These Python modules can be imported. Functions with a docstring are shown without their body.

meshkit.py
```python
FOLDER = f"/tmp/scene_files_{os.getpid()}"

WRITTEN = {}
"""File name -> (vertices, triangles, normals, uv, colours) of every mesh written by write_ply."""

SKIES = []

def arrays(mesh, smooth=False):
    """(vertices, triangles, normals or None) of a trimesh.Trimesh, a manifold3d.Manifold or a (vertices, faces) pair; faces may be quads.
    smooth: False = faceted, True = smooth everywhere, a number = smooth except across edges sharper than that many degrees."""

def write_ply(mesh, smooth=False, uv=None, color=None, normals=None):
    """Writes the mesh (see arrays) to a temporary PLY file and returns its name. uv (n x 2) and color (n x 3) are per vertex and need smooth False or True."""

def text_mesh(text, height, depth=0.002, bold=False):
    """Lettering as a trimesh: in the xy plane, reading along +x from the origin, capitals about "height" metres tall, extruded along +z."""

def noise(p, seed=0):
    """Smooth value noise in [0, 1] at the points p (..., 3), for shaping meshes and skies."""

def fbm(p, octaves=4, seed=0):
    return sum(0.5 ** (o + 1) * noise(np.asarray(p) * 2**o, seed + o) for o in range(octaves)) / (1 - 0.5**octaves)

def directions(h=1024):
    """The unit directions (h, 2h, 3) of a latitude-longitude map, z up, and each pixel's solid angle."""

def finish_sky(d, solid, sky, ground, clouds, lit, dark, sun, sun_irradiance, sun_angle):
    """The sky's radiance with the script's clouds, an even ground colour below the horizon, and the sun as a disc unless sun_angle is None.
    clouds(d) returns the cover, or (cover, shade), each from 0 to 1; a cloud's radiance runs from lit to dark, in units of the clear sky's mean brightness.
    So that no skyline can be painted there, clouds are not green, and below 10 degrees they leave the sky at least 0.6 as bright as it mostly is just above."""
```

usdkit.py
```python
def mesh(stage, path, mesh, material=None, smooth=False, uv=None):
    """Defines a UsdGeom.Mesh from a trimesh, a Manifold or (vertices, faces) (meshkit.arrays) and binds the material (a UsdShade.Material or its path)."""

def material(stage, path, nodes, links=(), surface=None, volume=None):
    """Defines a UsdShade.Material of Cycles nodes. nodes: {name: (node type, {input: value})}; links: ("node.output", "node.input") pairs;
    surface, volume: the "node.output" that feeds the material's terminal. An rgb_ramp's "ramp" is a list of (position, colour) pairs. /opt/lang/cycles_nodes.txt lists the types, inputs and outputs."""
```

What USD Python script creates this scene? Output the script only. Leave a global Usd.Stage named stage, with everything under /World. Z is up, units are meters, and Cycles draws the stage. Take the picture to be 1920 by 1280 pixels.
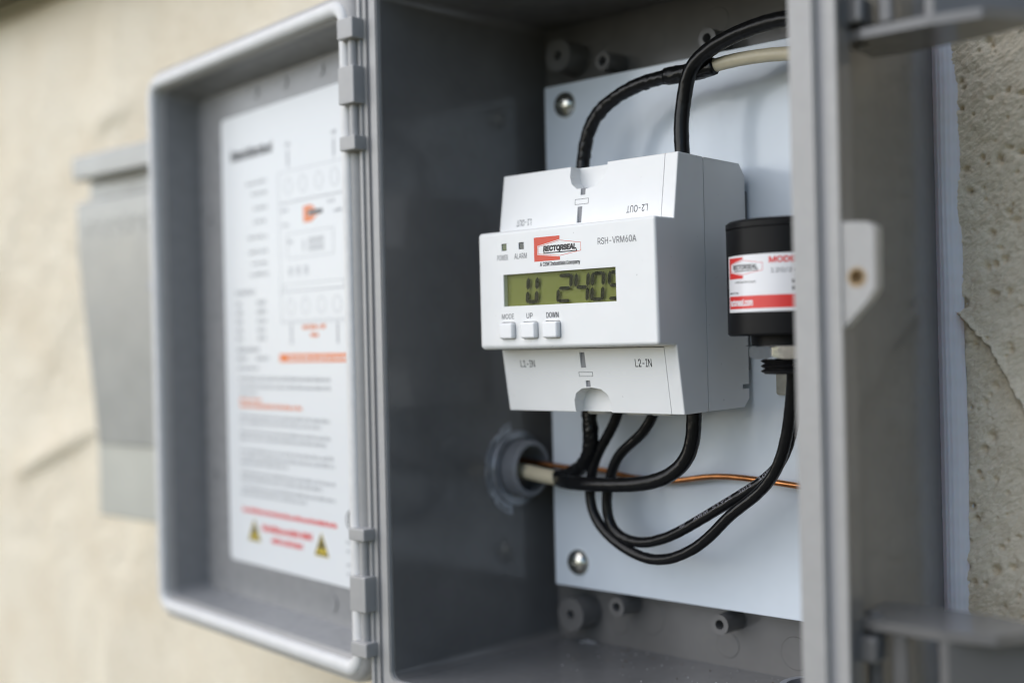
import math
import numpy as np
import trimesh
import manifold3d as m3
import shapely
from shapely.geometry import Polygon, box as sbox, Point, LineString
from scipy.interpolate import splprep, splev
from pxr import Usd, UsdGeom, UsdLux, UsdShade, Gf, Sdf
import usdkit, meshkit

M3, CS = m3.Manifold, m3.CrossSection
stage = Usd.Stage.CreateInMemory()
UsdGeom.SetStageUpAxis(stage, UsdGeom.Tokens.z)
UsdGeom.SetStageMetersPerUnit(stage, 1.0)
UsdGeom.Xform.Define(stage, '/World')
UsdGeom.Scope.Define(stage, '/World/Looks')
MM = 0.001
rng = np.random.default_rng(7)

# ------------------------------------------------------------------ camera, sky, sun
YAW, ROLL = math.radians(42.43865), math.radians(-1.32429)
FWD = np.array([-math.sin(YAW), math.cos(YAW), 0.0])
RT0, UP0 = np.array([math.cos(YAW), math.sin(YAW), 0.0]), np.array([0, 0, 1.0])
RT = math.cos(ROLL) * RT0 + math.sin(ROLL) * UP0
UP = -math.sin(ROLL) * RT0 + math.cos(ROLL) * UP0
EYE = np.array([287.545, -342.051, 2.990])
cam = UsdGeom.Camera.Define(stage, '/World/camera')
cam.AddTransformOp().Set(Gf.Matrix4d(*RT, 0, *UP, 0, *(-FWD), 0, *(EYE * MM), 1))
cam.CreateHorizontalApertureAttr(36.0)
cam.CreateVerticalApertureAttr(24.0)
cam.CreateFocalLengthAttr(2291.35 / 1920 * 36)
cam.CreateFStopAttr(3.7)
cam.CreateFocusDistanceAttr(0.442)
cam.CreateClippingRangeAttr(Gf.Vec2f(0.01, 1000))
cam.CreateExposureAttr(1.15)

SUN = np.array([-0.58, -0.68, 0.58]); SUN /= np.linalg.norm(SUN)
usdkit.material(stage, '/World/Looks/sky', {
    't': ('sky_texture', {'sky_type': 'single_scattering', 'sun_disc': False, 'sun_elevation': float(math.asin(SUN[2])),
                          'sun_rotation': float(math.atan2(SUN[0], SUN[1])), 'air_density': 1.0, 'aerosol_density': 0.5, 'ozone_density': 3.0}),
    'b': ('background_shader', {'strength': 0.065})}, [('t.color', 'b.color')], surface='b.background')
dome = UsdLux.DomeLight.Define(stage, '/World/sky')
UsdShade.MaterialBindingAPI.Apply(dome.GetPrim()).Bind(UsdShade.Material.Get(stage, '/World/Looks/sky'))
dome.GetPrim().SetCustomDataByKey('kind', 'structure')
sun = UsdLux.DistantLight.Define(stage, '/World/sun')
sun.CreateIntensityAttr(0.4); sun.CreateAngleAttr(100.0); sun.CreateNormalizeAttr(True)
sun.CreateColorAttr(Gf.Vec3f(1.0, 0.94, 0.865))
_x = np.cross([0, 0, 1.0], SUN); _x /= np.linalg.norm(_x); _y = np.cross(SUN, _x)
sun.AddTransformOp().Set(Gf.Matrix4d(*_x, 0, *_y, 0, *SUN, 0, 0, 0, 3, 1))

# ------------------------------------------------------------------ materials
def mat(name, color, rough=0.4, metal=0.0, var=0.0, vscale=300, bump=0.0, bscale=800, spec=0.5, rvar=0.0, coat=0.0, dust=0.0, extra=None):
    """A principled material: small colour and roughness variation, fine relief, and sparse dust specks."""
    p = {'roughness': rough, 'metallic': metal, 'specular_ior_level': spec, 'base_color': color}
    if coat: p['coat_weight'] = coat; p['coat_roughness'] = 0.08
    if extra: p.update(extra)
    n = {'p': ('principled_bsdf', p), 'g': ('texture_coordinate', {})}
    l = []
    src = None
    if var:
        n['n'] = ('noise_texture', {'scale': vscale, 'detail': 4.0, 'roughness': 0.6})
        c = np.array(color)
        n['r'] = ('rgb_ramp', {'ramp': [(0.3, tuple(np.clip(c * (1 - var), 0, 1))), (0.7, tuple(np.clip(c * (1 + var), 0, 1)))]})
        l += [('g.object', 'n.vector'), ('n.fac', 'r.fac')]
        src = 'r.color'
    if dust:
        n['v'] = ('noise_texture', {'scale': 420.0, 'detail': 2.0, 'roughness': 0.7})
        n['vr'] = ('map_range', {'from_min': 0.72, 'from_max': 0.78, 'to_min': 0.0, 'to_max': dust, 'clamp': True})
        n['vm'] = ('mix', {'color1': color, 'color2': (0.16, 0.145, 0.12)})
        l += [('g.object', 'v.vector'), ('v.fac', 'vr.value'), ('vr.result', 'vm.fac')]
        if src: l.append((src, 'vm.color1'))
        src = 'vm.color'
    if src: l.append((src, 'p.base_color'))
    if rvar:
        n['rn'] = ('noise_texture', {'scale': 60.0, 'detail': 5.0, 'roughness': 0.65})
        n['rr'] = ('map_range', {'from_min': 0.3, 'from_max': 0.7, 'to_min': max(rough - rvar, 0.02), 'to_max': rough + rvar, 'clamp': True})
        l += [('g.object', 'rn.vector'), ('rn.fac', 'rr.value'), ('rr.result', 'p.roughness')]
    if bump:
        n['bn'] = ('noise_texture', {'scale': bscale, 'detail': 3.0})
        n['b'] = ('bump', {'strength': bump, 'distance': 0.0003})
        l += [('g.object', 'bn.vector'), ('bn.fac', 'b.height'), ('b.normal', 'p.normal')]
    return usdkit.material(stage, '/World/Looks/' + name, n, l, surface='p.BSDF')

GREY_SHADED = mat('grey_plastic_shaded', (0.142, 0.138, 0.134), 0.16, var=0.09, vscale=45, bump=0.012, bscale=2500, rvar=0.025, dust=0.30)  # same plastic as the rim; the box's shade is put into this darker base
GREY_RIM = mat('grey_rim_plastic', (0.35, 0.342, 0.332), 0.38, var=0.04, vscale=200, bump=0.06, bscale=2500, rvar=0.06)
GREY_DOOR_SHADED = mat('grey_door_plastic_shaded', (0.22, 0.22, 0.222), 0.30, var=0.04, vscale=120, bump=0.05, bscale=2000, rvar=0.08)  # rim plastic again, with the tray's shade worked into a deeper grey
PALE_FAR = mat('pale_grey_painted_metal', (0.47, 0.465, 0.41), 0.34, var=0.05, vscale=40)
GREY_FAR = mat('grey_painted_metal', (0.37, 0.365, 0.335), 0.32, var=0.05, vscale=40, rvar=0.08)
GASKET = mat('pale_gasket', (0.62, 0.615, 0.605), 0.45, var=0.05, vscale=150)
GROOVE = mat('grey_groove', (0.30, 0.30, 0.31), 0.5)
WHITE = mat('white_plastic', (0.80, 0.80, 0.79), 0.42, var=0.02, vscale=45, bump=0.10, bscale=5200, dust=0.30, rvar=0.05)
BUTTON = mat('white_button_plastic', (0.82, 0.82, 0.82), 0.38, bump=0.04, bscale=4000)
PANEL = mat('white_painted_steel', (0.72, 0.785, 0.855), 0.14, var=0.02, vscale=30, bump=0.06, bscale=1500, rvar=0.06, spec=0.6)
BLACK = mat('black_insulation', (0.006, 0.006, 0.0065), 0.22, spec=0.26, bump=0.35, bscale=420, rvar=0.10)
TAPE = mat('black_tape', (0.006, 0.006, 0.0065), 0.2, spec=0.28, bump=1.0, bscale=330, rvar=0.08)
BLACKP = mat('black_plastic', (0.007, 0.007, 0.0075), 0.40, spec=0.13, bump=0.12, bscale=3000, rvar=0.06)
SHEATH = mat('white_sheath', (0.56, 0.50, 0.36), 0.38, var=0.05, vscale=200, bump=0.1, bscale=900)
COPPER = mat('bare_copper', (0.52, 0.22, 0.085), 0.30, metal=1.0, var=0.25, vscale=260, rvar=0.08)
ZINC = mat('zinc_plate', (0.80, 0.80, 0.78), 0.07, metal=1.0, var=0.10, vscale=200, bump=0.06, bscale=900, rvar=0.08)
SCREWM = mat('zinc_screw', (0.62, 0.61, 0.55), 0.2, metal=1.0, var=0.12, vscale=500, bump=0.15, bscale=1800)
TAN_LINING = mat('tan_lining', (0.36, 0.25, 0.13), 0.5, metal=0.0)
BRACKET = mat('bracket_steel', (0.52, 0.49, 0.42), 0.30, metal=1.0, var=0.08, vscale=300)
RED = mat('red_print', (0.62, 0.055, 0.018), 0.4, var=0.03)
RED2 = mat('label_red', (0.66, 0.035, 0.03), 0.35)
ORANGE = mat('orange_print', (0.70, 0.17, 0.025), 0.4)
INK = mat('black_ink', (0.018, 0.018, 0.02), 0.45)
LABELINK = mat('label_grey_ink', (0.40, 0.41, 0.42), 0.45)
GREYINK = mat('grey_ink', (0.10, 0.10, 0.11), 0.45)
PALEINK = mat('pale_print', (0.44, 0.45, 0.47), 0.5)
YELLOW = mat('yellow_print', (0.62, 0.46, 0.02), 0.4)
PAPER = mat('white_label_film', (0.66, 0.675, 0.685), 0.32)
LABELW = mat('gloss_white_label', (0.76, 0.76, 0.78), 0.28)
LCDB = mat('lcd_backplate', (0.235, 0.24, 0.075), 0.6, var=0.04, vscale=60, spec=0.1)
LCDS = mat('lcd_segment', (0.014, 0.016, 0.008), 0.6, spec=0.1)
SLOT = mat('grey_slot', (0.22, 0.225, 0.24), 0.5)
LEDG = mat('led_green_lens', (0.06, 0.085, 0.02), 0.15, var=0.4, vscale=900)
LEDK = mat('led_dark_lens', (0.035, 0.04, 0.04), 0.15, var=0.4, vscale=900)
WIRETXT = mat('wire_print', (0.20, 0.20, 0.23), 0.6, var=0.5, vscale=1600)
CAULK = mat('white_caulk', (0.70, 0.71, 0.76), 0.34, var=0.03, vscale=60, extra={'subsurface_weight': 0.15, 'subsurface_scale': 0.002})
CRUMB = mat('pale_crumbs', (0.34, 0.34, 0.35), 0.6)
DIRT = mat('brown_specks', (0.09, 0.06, 0.035), 0.7)
TRIM = mat('olive_trim_paint', (0.20, 0.185, 0.11), 0.5, var=0.1, vscale=20)
GLASS = usdkit.material(stage, '/World/Looks/clear_window', {
    't': ('transparent_bsdf', {'color': (0.93, 0.95, 0.90)}), 'g': ('glossy_bsdf', {'color': (1, 1, 1), 'roughness': 0.03}),
    'f': ('fresnel', {'IOR': 1.12}), 'm': ('mix_closure', {})},
    [('f.fac', 'm.fac'), ('t.BSDF', 'm.closure1'), ('g.BSDF', 'm.closure2')], surface='m.closure')
STUCCO = usdkit.material(stage, '/World/Looks/cream_stucco', {
    'g': ('texture_coordinate', {}),
    'n1': ('noise_texture', {'scale': 14.0, 'detail': 6.0, 'roughness': 0.62}),
    'r1': ('rgb_ramp', {'ramp': [(0.25, (0.77, 0.665, 0.50)), (0.55, (0.86, 0.775, 0.62)), (0.8, (0.88, 0.805, 0.665))]}),
    'n2': ('noise_texture', {'scale': 260.0, 'detail': 5.0, 'roughness': 0.7}),
    'r2': ('rgb_ramp', {'ramp': [(0.28, (0.72, 0.68, 0.62)), (0.5, (1, 1, 1))]}),
    'mx': ('mix', {'mix_type': 'multiply', 'fac': 0.8}),
    'n3': ('noise_texture', {'scale': 1500.0, 'detail': 5.0, 'roughness': 0.65}),
    'b': ('bump', {'strength': 1.0, 'distance': 0.0006}),
    'p': ('principled_bsdf', {'roughness': 0.85, 'specular_ior_level': 0.25})},
    [('g.object', 'n1.vector'), ('n1.fac', 'r1.fac'), ('g.object', 'n2.vector'), ('n2.fac', 'r2.fac'), ('r1.color', 'mx.color1'), ('r2.color', 'mx.color2'),
     ('mx.color', 'p.base_color'), ('g.object', 'n3.vector'), ('n3.fac', 'b.height'), ('b.normal', 'p.normal')], surface='p.BSDF')
GRASS = usdkit.material(stage, '/World/Looks/lawn', {
    'g': ('geometry', {}), 'n': ('noise_texture', {'scale': 9.0, 'detail': 6.0}),
    'r': ('rgb_ramp', {'ramp': [(0.3, (0.055, 0.052, 0.02)), (0.7, (0.11, 0.098, 0.045))]}), 'p': ('principled_bsdf', {'roughness': 0.8})},
    [('g.position', 'n.vector'), ('n.fac', 'r.fac'), ('r.color', 'p.base_color')], surface='p.BSDF')

# ------------------------------------------------------------------ scene helpers
used = {}
def free(path):
    k = used.get(path, 0); used[path] = k + 1
    return path if k == 0 else f'{path}_{k:03d}'

class Thing:
    def __init__(self, name, label, cat, base, group=None):
        self.base = np.array(base, float)
        self.path = free('/World/' + name)
        x = UsdGeom.Xform.Define(stage, self.path)
        x.AddTranslateOp().Set(Gf.Vec3d(*(self.base * MM)))
        p = x.GetPrim()
        p.SetCustomDataByKey('label', label); p.SetCustomDataByKey('category', cat)
        if group: p.SetCustomDataByKey('group', group)
    def part(self, name, geom, material, parent=None, smooth=32, label=None, kind=None):
        v, f, _ = meshkit.arrays(geom)
        path = free((parent or self.path) + '/' + name)
        usdkit.mesh(stage, path, (np.asarray((v - self.base) * MM), f), material, smooth=smooth)
        pr = stage.GetPrimAtPath(path)
        if label: pr.SetCustomDataByKey('label', label)
        if kind: pr.SetCustomDataByKey('kind', kind)
        return path

def loose(name, geom, material, label=None, cat=None, kind=None, smooth=32):
    v, f, _ = meshkit.arrays(geom)
    path = free('/World/' + name)
    usdkit.mesh(stage, path, (v * MM, f), material, smooth=smooth)
    p = stage.GetPrimAtPath(path)
    for k, val in (('label', label), ('category', cat), ('kind', kind)):
        if val: p.SetCustomDataByKey(k, val)
    return path

# ------------------------------------------------------------------ shape helpers (millimetres; x right, y into the wall, z up)
def ball(r, seg=12): return M3.sphere(r, seg)
def rhull(pts, r, seg=12):
    s = ball(r, seg)
    return M3.batch_hull([s.translate(tuple(map(float, p))) for p in pts])
def rbox(x0, x1, y0, y1, z0, z1, r=0.5, seg=12):
    return rhull([(x, y, z) for x in (x0 + r, x1 - r) for y in (y0 + r, y1 - r) for z in (z0 + r, z1 - r)], r, seg)
def bx(x0, x1, y0, y1, z0, z1):
    return M3.cube((x1 - x0, y1 - y0, z1 - z0)).translate((x0, y0, z0))
def cs(poly):
    poly = shapely.geometry.polygon.orient(poly) if poly.geom_type == 'Polygon' else poly
    out = []
    for g in getattr(poly, 'geoms', [poly]):
        g = shapely.geometry.polygon.orient(g)
        out.append(np.array(g.exterior.coords)[:-1]); out += [np.array(i.coords)[:-1] for i in g.interiors]
    return CS(out, m3.FillRule.Positive) if len(out) == 1 else CS(out, m3.FillRule.EvenOdd)
def ey(poly, y0, y1):
    """extrude a polygon drawn in (x, z) from y0 to y1"""
    return M3.extrude(cs(poly), y1 - y0).transform(np.array([[1, 0, 0, 0], [0, 0, 1, y0], [0, 1, 0, 0]], float))
def ex(poly, x0, x1):
    """extrude a polygon drawn in (y, z) from x0 to x1"""
    return M3.extrude(cs(poly), x1 - x0).transform(np.array([[0, 0, 1, x0], [1, 0, 0, 0], [0, 1, 0, 0]], float))
def ez(poly, z0, z1): return M3.extrude(cs(poly), z1 - z0).translate((0, 0, z0))
def cyl_y(x, z, y0, y1, r, r2=None, seg=32):
    return M3.cylinder(y1 - y0, r, r if r2 is None else r2, seg).transform(np.array([[1, 0, 0, x], [0, 0, 1, y0], [0, -1, 0, z]], float))
def cyl_z(x, y, z0, z1, r, r2=None, seg=48):
    return M3.cylinder(z1 - z0, r, r if r2 is None else r2, seg).translate((x, y, z0))
def cyl_x(y, z, x0, x1, r, r2=None, seg=48):
    return M3.cylinder(x1 - x0, r, r if r2 is None else r2, seg).transform(np.array([[0, 0, 1, x0], [0, 1, 0, y], [-1, 0, 0, z]], float))
def rrect(x0, x1, z0, z1, r): return sbox(x0 + r, z0 + r, x1 - r, z1 - r).buffer(r, quad_segs=8)
def tm(man):
    v, f, _ = meshkit.arrays(man); return trimesh.Trimesh(v, f, process=False)
def cat(*ms): return trimesh.util.concatenate([m if isinstance(m, trimesh.Trimesh) else tm(m) for m in ms])

def flat(poly, y, t=0.05):
    return ey(poly, y - t, y)
_tc = {}
def glyphs(s, bold=False):
    k = (s, bold)
    if k not in _tc:
        from PIL import Image, ImageDraw, ImageFont
        import glob
        font = ImageFont.truetype(glob.glob('/opt/blender-*/*/datafiles/fonts/Inter.woff2')[0], 150)
        w = {0: 1, 1: 7, 2: 13}[int(bold)]
        x0, y0, x1, y1 = font.getbbox(s, anchor='ls', stroke_width=w)
        im = Image.new('L', (x1 - x0 + 12, y1 - y0 + 12))
        ImageDraw.Draw(im).text((6 - x0, 6 - y0), s, 255, font, anchor='ls', stroke_width=w)
        on = np.pad(np.asarray(im) > 127, ((0, 0), (1, 1))).astype(np.int8)
        rows, st = np.nonzero(np.diff(on, axis=1) == 1)
        en = np.nonzero(np.diff(on, axis=1) == -1)[1]
        sh = shapely.union_all(shapely.box(st, -rows - 1, en, -rows)).buffer(0.6).buffer(-0.6).simplify(0.8)
        _tc[k] = trimesh.util.concatenate([trimesh.creation.extrude_polygon(g_, 1.0, engine='earcut') for g_ in getattr(sh, 'geoms', [sh])])
    return _tc[k].copy()
def text(s, x0, x1, z0, z1, y, t=0.05, bold=False, flip=False, shear=0.0):
    """lettering that fills the rectangle x0..x1, z0..z1 on a plane facing -y"""
    m = glyphs(s, bold); v = m.vertices
    lo, hi = v.min(0), v.max(0)
    u = (v - lo) / (hi - lo)
    if flip: u[:, :2] = 1 - u[:, :2]
    p = np.stack([x0 + u[:, 0] * (x1 - x0) + shear * (u[:, 1] - .5) * (z1 - z0), y - t * u[:, 2], z0 + u[:, 1] * (z1 - z0)], 1)
    out = trimesh.Trimesh(p, m.faces, process=False); out.fix_normals()
    return out

def spline(pts, n=90):
    pts = np.array(pts, float)
    tck, _ = splprep(pts.T, s=0.0, k=3)
    d = np.array(splev(np.linspace(0, 1, n * 6), tck)).T
    L = np.r_[0, np.cumsum(np.linalg.norm(np.diff(d, axis=0), axis=1))]
    t = np.linspace(0, L[-1], n)
    return np.stack([np.interp(t, L, d[:, k]) for k in range(3)], 1)
def tube(path, r, seg=20, rough=0.0, seed=0):
    path = np.asarray(path, float); n = len(path)
    T = np.gradient(path, axis=0); T /= np.linalg.norm(T, axis=1, keepdims=True)
    N = np.cross(T[0], [0.31, 0.9, 0.3]); N /= np.linalg.norm(N)
    V = []
    rr = np.broadcast_to(np.asarray(r, float), n)
    a = np.linspace(0, 2 * np.pi, seg, endpoint=False)
    for i in range(n):
        N = N - T[i] * (N @ T[i]); N /= np.linalg.norm(N); B = np.cross(T[i], N)
        ring = path[i] + rr[i] * (np.cos(a)[:, None] * N + np.sin(a)[:, None] * B)
        if rough:
            ring += (ring - path[i]) / rr[i] * (rough * (meshkit.fbm(ring * 0.55, 3, seed) - .5))[:, None]
        V.append(ring)
    V = np.concatenate(V); F = []
    for i in range(n - 1):
        for k in range(seg):
            p, q = i * seg + k, i * seg + (k + 1) % seg
            F += [(p, q, q + seg), (p, q + seg, p + seg)]
    c0, c1 = len(V), len(V) + 1
    V = np.vstack([V, path[0], path[-1]])
    for k in range(seg):
        F += [(c0, (k + 1) % seg, k), (c1, (n - 1) * seg + k, (n - 1) * seg + (k + 1) % seg)]
    return trimesh.Trimesh(V, F, process=False)
def sweep_ring(poly_pts, prof, seg_pts=None):
    """sweep a closed profile (offset outward, y) round a closed (x, z) polyline given as callable offset -> points"""
    rings = [poly_pts(o, y) for o, y in prof]
    n, m = len(rings[0]), len(prof)
    V = np.concatenate(rings); F = []
    for j in range(m):
        j2 = (j + 1) % m
        for i in range(n):
            i2 = (i + 1) % n
            F += [(j * n + i, j * n + i2, j2 * n + i2), (j * n + i, j2 * n + i2, j2 * n + i)]
    t = trimesh.Trimesh(V, F, process=False)
    if t.volume < 0: t.invert()
    return t

# ------------------------------------------------------------------ the ground below and the house wall
g = np.array([[-40, -60, 0], [40, -60, 0], [40, 40, 0], [-40, 40, 0]], float) * 1000 + [0, 0, -1100]
loose('ground', (g, np.array([[0, 1, 2], [0, 2, 3]])), GRASS, kind='structure', smooth=False)

WALL = 77.0
EAVE = 56
def make_wall():
    xs = np.r_[np.arange(-1150, -640, 14), np.arange(-640, -380, 2.2), np.arange(-380, 96, 14), np.arange(96, 112, 2), np.arange(112, 176, 0.42), np.arange(176, 200, 2), np.arange(200, 900, 20)]
    zs = np.r_[np.arange(-1100, -150, 30), np.arange(-150, -112, 2.5), np.arange(-112, 126, 0.45), np.arange(126, 180, 2.5), np.arange(180, 620, 18)]
    X, Z = np.meshgrid(xs, zs, indexing='ij')
    P = np.stack([X, Z, 0 * X], -1)
    h = 7.0 * (meshkit.fbm(P * [0.008, 0.006, 1], 3, 3) - .5)
    h += 2.6 * (meshkit.fbm(P * [0.045, 0.06, 1], 3, 11) - .5)
    # trowelled skin: tilted streaks and fine granular relief, finest where the wall is seen close
    rot = np.stack([X * .8 + Z * .6, (-X * .6 + Z * .8) * 2.2, 0 * X], -1)
    h += 1.25 * (meshkit.fbm(rot * 0.16, 4, 21) - .5)
    near = (X > 100) & (X < 190)
    h += np.where(near, 0.85 * (meshkit.fbm(rot * 0.62, 4, 31) - .5), 0)
    h += np.where(near, 0.50 * (meshkit.fbm(P * 1.7, 2, 41) - .5), 0)
    # the edge of a lap of render running down to the right, with a torn lip
    jit = 2.6 * (meshkit.fbm(P * 0.35, 3, 51) - .5) + 0.8 * (meshkit.fbm(P * 1.1, 2, 52) - .5)
    zc = np.interp(X, [108, 114.5, 118, 121, 125.5, 129, 132.2, 135, 137.2, 142, 150, 160, 172, 190], [20, 9, 5.5, 2.5, -2.6, -8.5, -15, -19, -25, -33, -43, -52, -60, -70])
    d = (Z - zc) * 0.62 + jit
    lip = np.clip((d + 0.25) / 0.5, 0, 1); lip = lip * lip * (3 - 2 * lip)
    h += np.where(near, lip * (1.3 + 2.4 * np.exp(-np.clip(d, 0, None) / 2.2)) * np.exp(-np.clip(d, 0, None) / 26), 0)
    for cx, cz, r, a in ((118.6, 1.2, 2.6, 1.7), (134.6, -20.2, 1.5, 1.0), (139, -29, 2.0, 0.9), (146, 70, 4, .6), (124, 96, 5, .5)):
        q = np.sqrt((X - cx) ** 2 + (Z - cz) ** 2) / r + 0.5 * (meshkit.fbm(P * 0.9, 3, 61) - .5)
        h += a * np.clip(1 - q ** 2, 0, 1)
    r = np.random.default_rng(5)
    for k in range(230):                                   # blow holes and pits
        cx, cz, pr = r.uniform(114, 172), r.uniform(-108, 122), r.choice([0.35, 0.5, 0.5, 0.7, 0.95]) * r.uniform(.7, 1.2)
        q = ((X - cx) / pr * r.uniform(.6, 1.2)) ** 2 + ((Z - cz) / pr * r.uniform(.6, 1.2)) ** 2
        h -= (0.9 + pr * 1.5) * np.exp(-q)
    for cx, cz, pr in ((122.5, -38, 1.3), (120.5, -46, .8), (118, -58, 1.2), (119.5, -62, 1.0), (126, -79, 1.7), (118.5, -84, 1.0), (133, 43, 1.0), (124.5, 62, 1.0), (127, 36, 1.2), (131, 27, 1.3), (128, 25.5, 1.1), (125.3, 24.6, 1.2), (118.5, 59, 1.2), (120, 51, 1.0), (118, 80, .9)):
        q = ((X - cx) / pr) ** 2 + ((Z - cz) / pr) ** 2 + 0.8 * (meshkit.fbm(P * 1.3, 2, 71) - .5)
        h -= 3.0 * np.exp(-q * 1.2)
    # broad trowel ridges on the far left
    for (x0, z0, x1, z1, a, w) in ((-590, -86, -486, -52, 4.5, 7), (-560, -20, -480, 60, 1.6, 14), (-500, -170, -430, -230, 3, 9), (-640, 30, -560, 150, 1.8, 16), (-470, 152, -425, 160, 3, 8)):
        t = np.clip(((X - x0) * (x1 - x0) + (Z - z0) * (z1 - z0)) / ((x1 - x0) ** 2 + (z1 - z0) ** 2), 0, 1)
        dx, dz = X - (x0 + t * (x1 - x0)), Z - (z0 + t * (z1 - z0))
        dd = np.hypot(dx, dz) + 3 * (meshkit.fbm(P * 0.06, 3, 81) - .5)
        h += 1.35 * a * np.exp(-(dd / w) ** 2 * np.where(dz > 0, 0.25, 1.6)) * np.sin(np.pi * np.clip(t, .04, .96)) ** .5
    Y = WALL - h
    V = np.stack([X, Y, Z], -1).reshape(-1, 3)
    n, m = X.shape
    i = np.arange(n * m).reshape(n, m)
    q = np.stack([i[:-1, :-1], i[1:, :-1], i[1:, 1:], i[:-1, 1:]], -1).reshape(-1, 4)
    return V, np.vstack([q[:, [0, 1, 2]], q[:, [0, 2, 3]]])
WV, WF = make_wall()
loose('house_wall', (WV, WF), STUCCO, 'cream stucco house wall with trowel ridges, pits and a torn lap edge', 'wall', smooth=True)
eave = Thing('roof_eave', 'olive grey roof eave above the wall, its dark edge in the upper left corner', 'eave', (0, 77, 250))
eave.part('soffit', rbox(-2500, 2500, EAVE, 75, 262, 274, 1), TRIM)
eave.part('wall_trim', rbox(-2500, 2500, 62, 76, 249, 261.5, 1.5), TRIM)
eave.part('fascia', rbox(-2500, 2500, EAVE - 12, EAVE - 0.5, 252, 420, 2), TRIM)

# ------------------------------------------------------------------ the open enclosure
enc = Thing('enclosure_box', 'open grey plastic utility enclosure on the stucco wall with its door swung left', 'enclosure', (17, 77, -133))
def frustum(a, ya, b, yb, r):
    pts = []
    out = []
    for (x0, x1, z0, z1), y in ((a, ya), (b, yb)):
        out.append(ey(rrect(x0, x1, z0, z1, r), y, y + 0.01))
    return M3.batch_hull(out)
outer = frustum((-79.0, 115.6, -136, 148.5), -16, (-74.5, 108.6, -133, 145.5), 76.4, 7)
inner = frustum((-73.1, 107.3, -128.5, 141), -30, (-68.2, 101.5, -128.5, 141), 74, 4)
flange = ey(rrect(-83.2, 122, -140, 152.5, 9), -20.5, -13)
holes = []
CY, CZ = 50.4, -51.7                                        # side conduit entry
holes.append(cyl_x(CY, CZ, -90, -60, 13.2))
body = (outer + flange) - inner
for h_ in holes: body = body - h_
BODY = enc.part('body', body, GREY_SHADED)
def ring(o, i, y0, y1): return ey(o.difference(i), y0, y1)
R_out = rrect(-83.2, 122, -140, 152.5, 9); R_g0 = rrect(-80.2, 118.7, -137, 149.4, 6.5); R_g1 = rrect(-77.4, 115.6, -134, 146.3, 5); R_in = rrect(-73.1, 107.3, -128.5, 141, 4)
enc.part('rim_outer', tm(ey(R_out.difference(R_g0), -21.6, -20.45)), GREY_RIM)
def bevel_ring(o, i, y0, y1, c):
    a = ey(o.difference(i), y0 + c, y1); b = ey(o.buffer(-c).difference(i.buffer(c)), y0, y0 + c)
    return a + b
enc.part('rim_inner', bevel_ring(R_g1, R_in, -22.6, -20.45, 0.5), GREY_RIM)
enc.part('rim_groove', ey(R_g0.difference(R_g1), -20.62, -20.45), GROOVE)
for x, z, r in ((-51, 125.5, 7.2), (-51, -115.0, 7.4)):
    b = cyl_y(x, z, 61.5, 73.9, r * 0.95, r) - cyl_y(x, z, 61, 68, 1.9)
    enc.part('corner_boss', b, GREY_SHADED)
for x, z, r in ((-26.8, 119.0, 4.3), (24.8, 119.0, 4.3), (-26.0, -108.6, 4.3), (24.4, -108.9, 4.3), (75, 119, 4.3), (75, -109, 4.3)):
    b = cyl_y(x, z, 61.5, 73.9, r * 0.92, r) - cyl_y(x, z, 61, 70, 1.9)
    enc.part('mounting_boss', b, GREY_SHADED)
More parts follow.
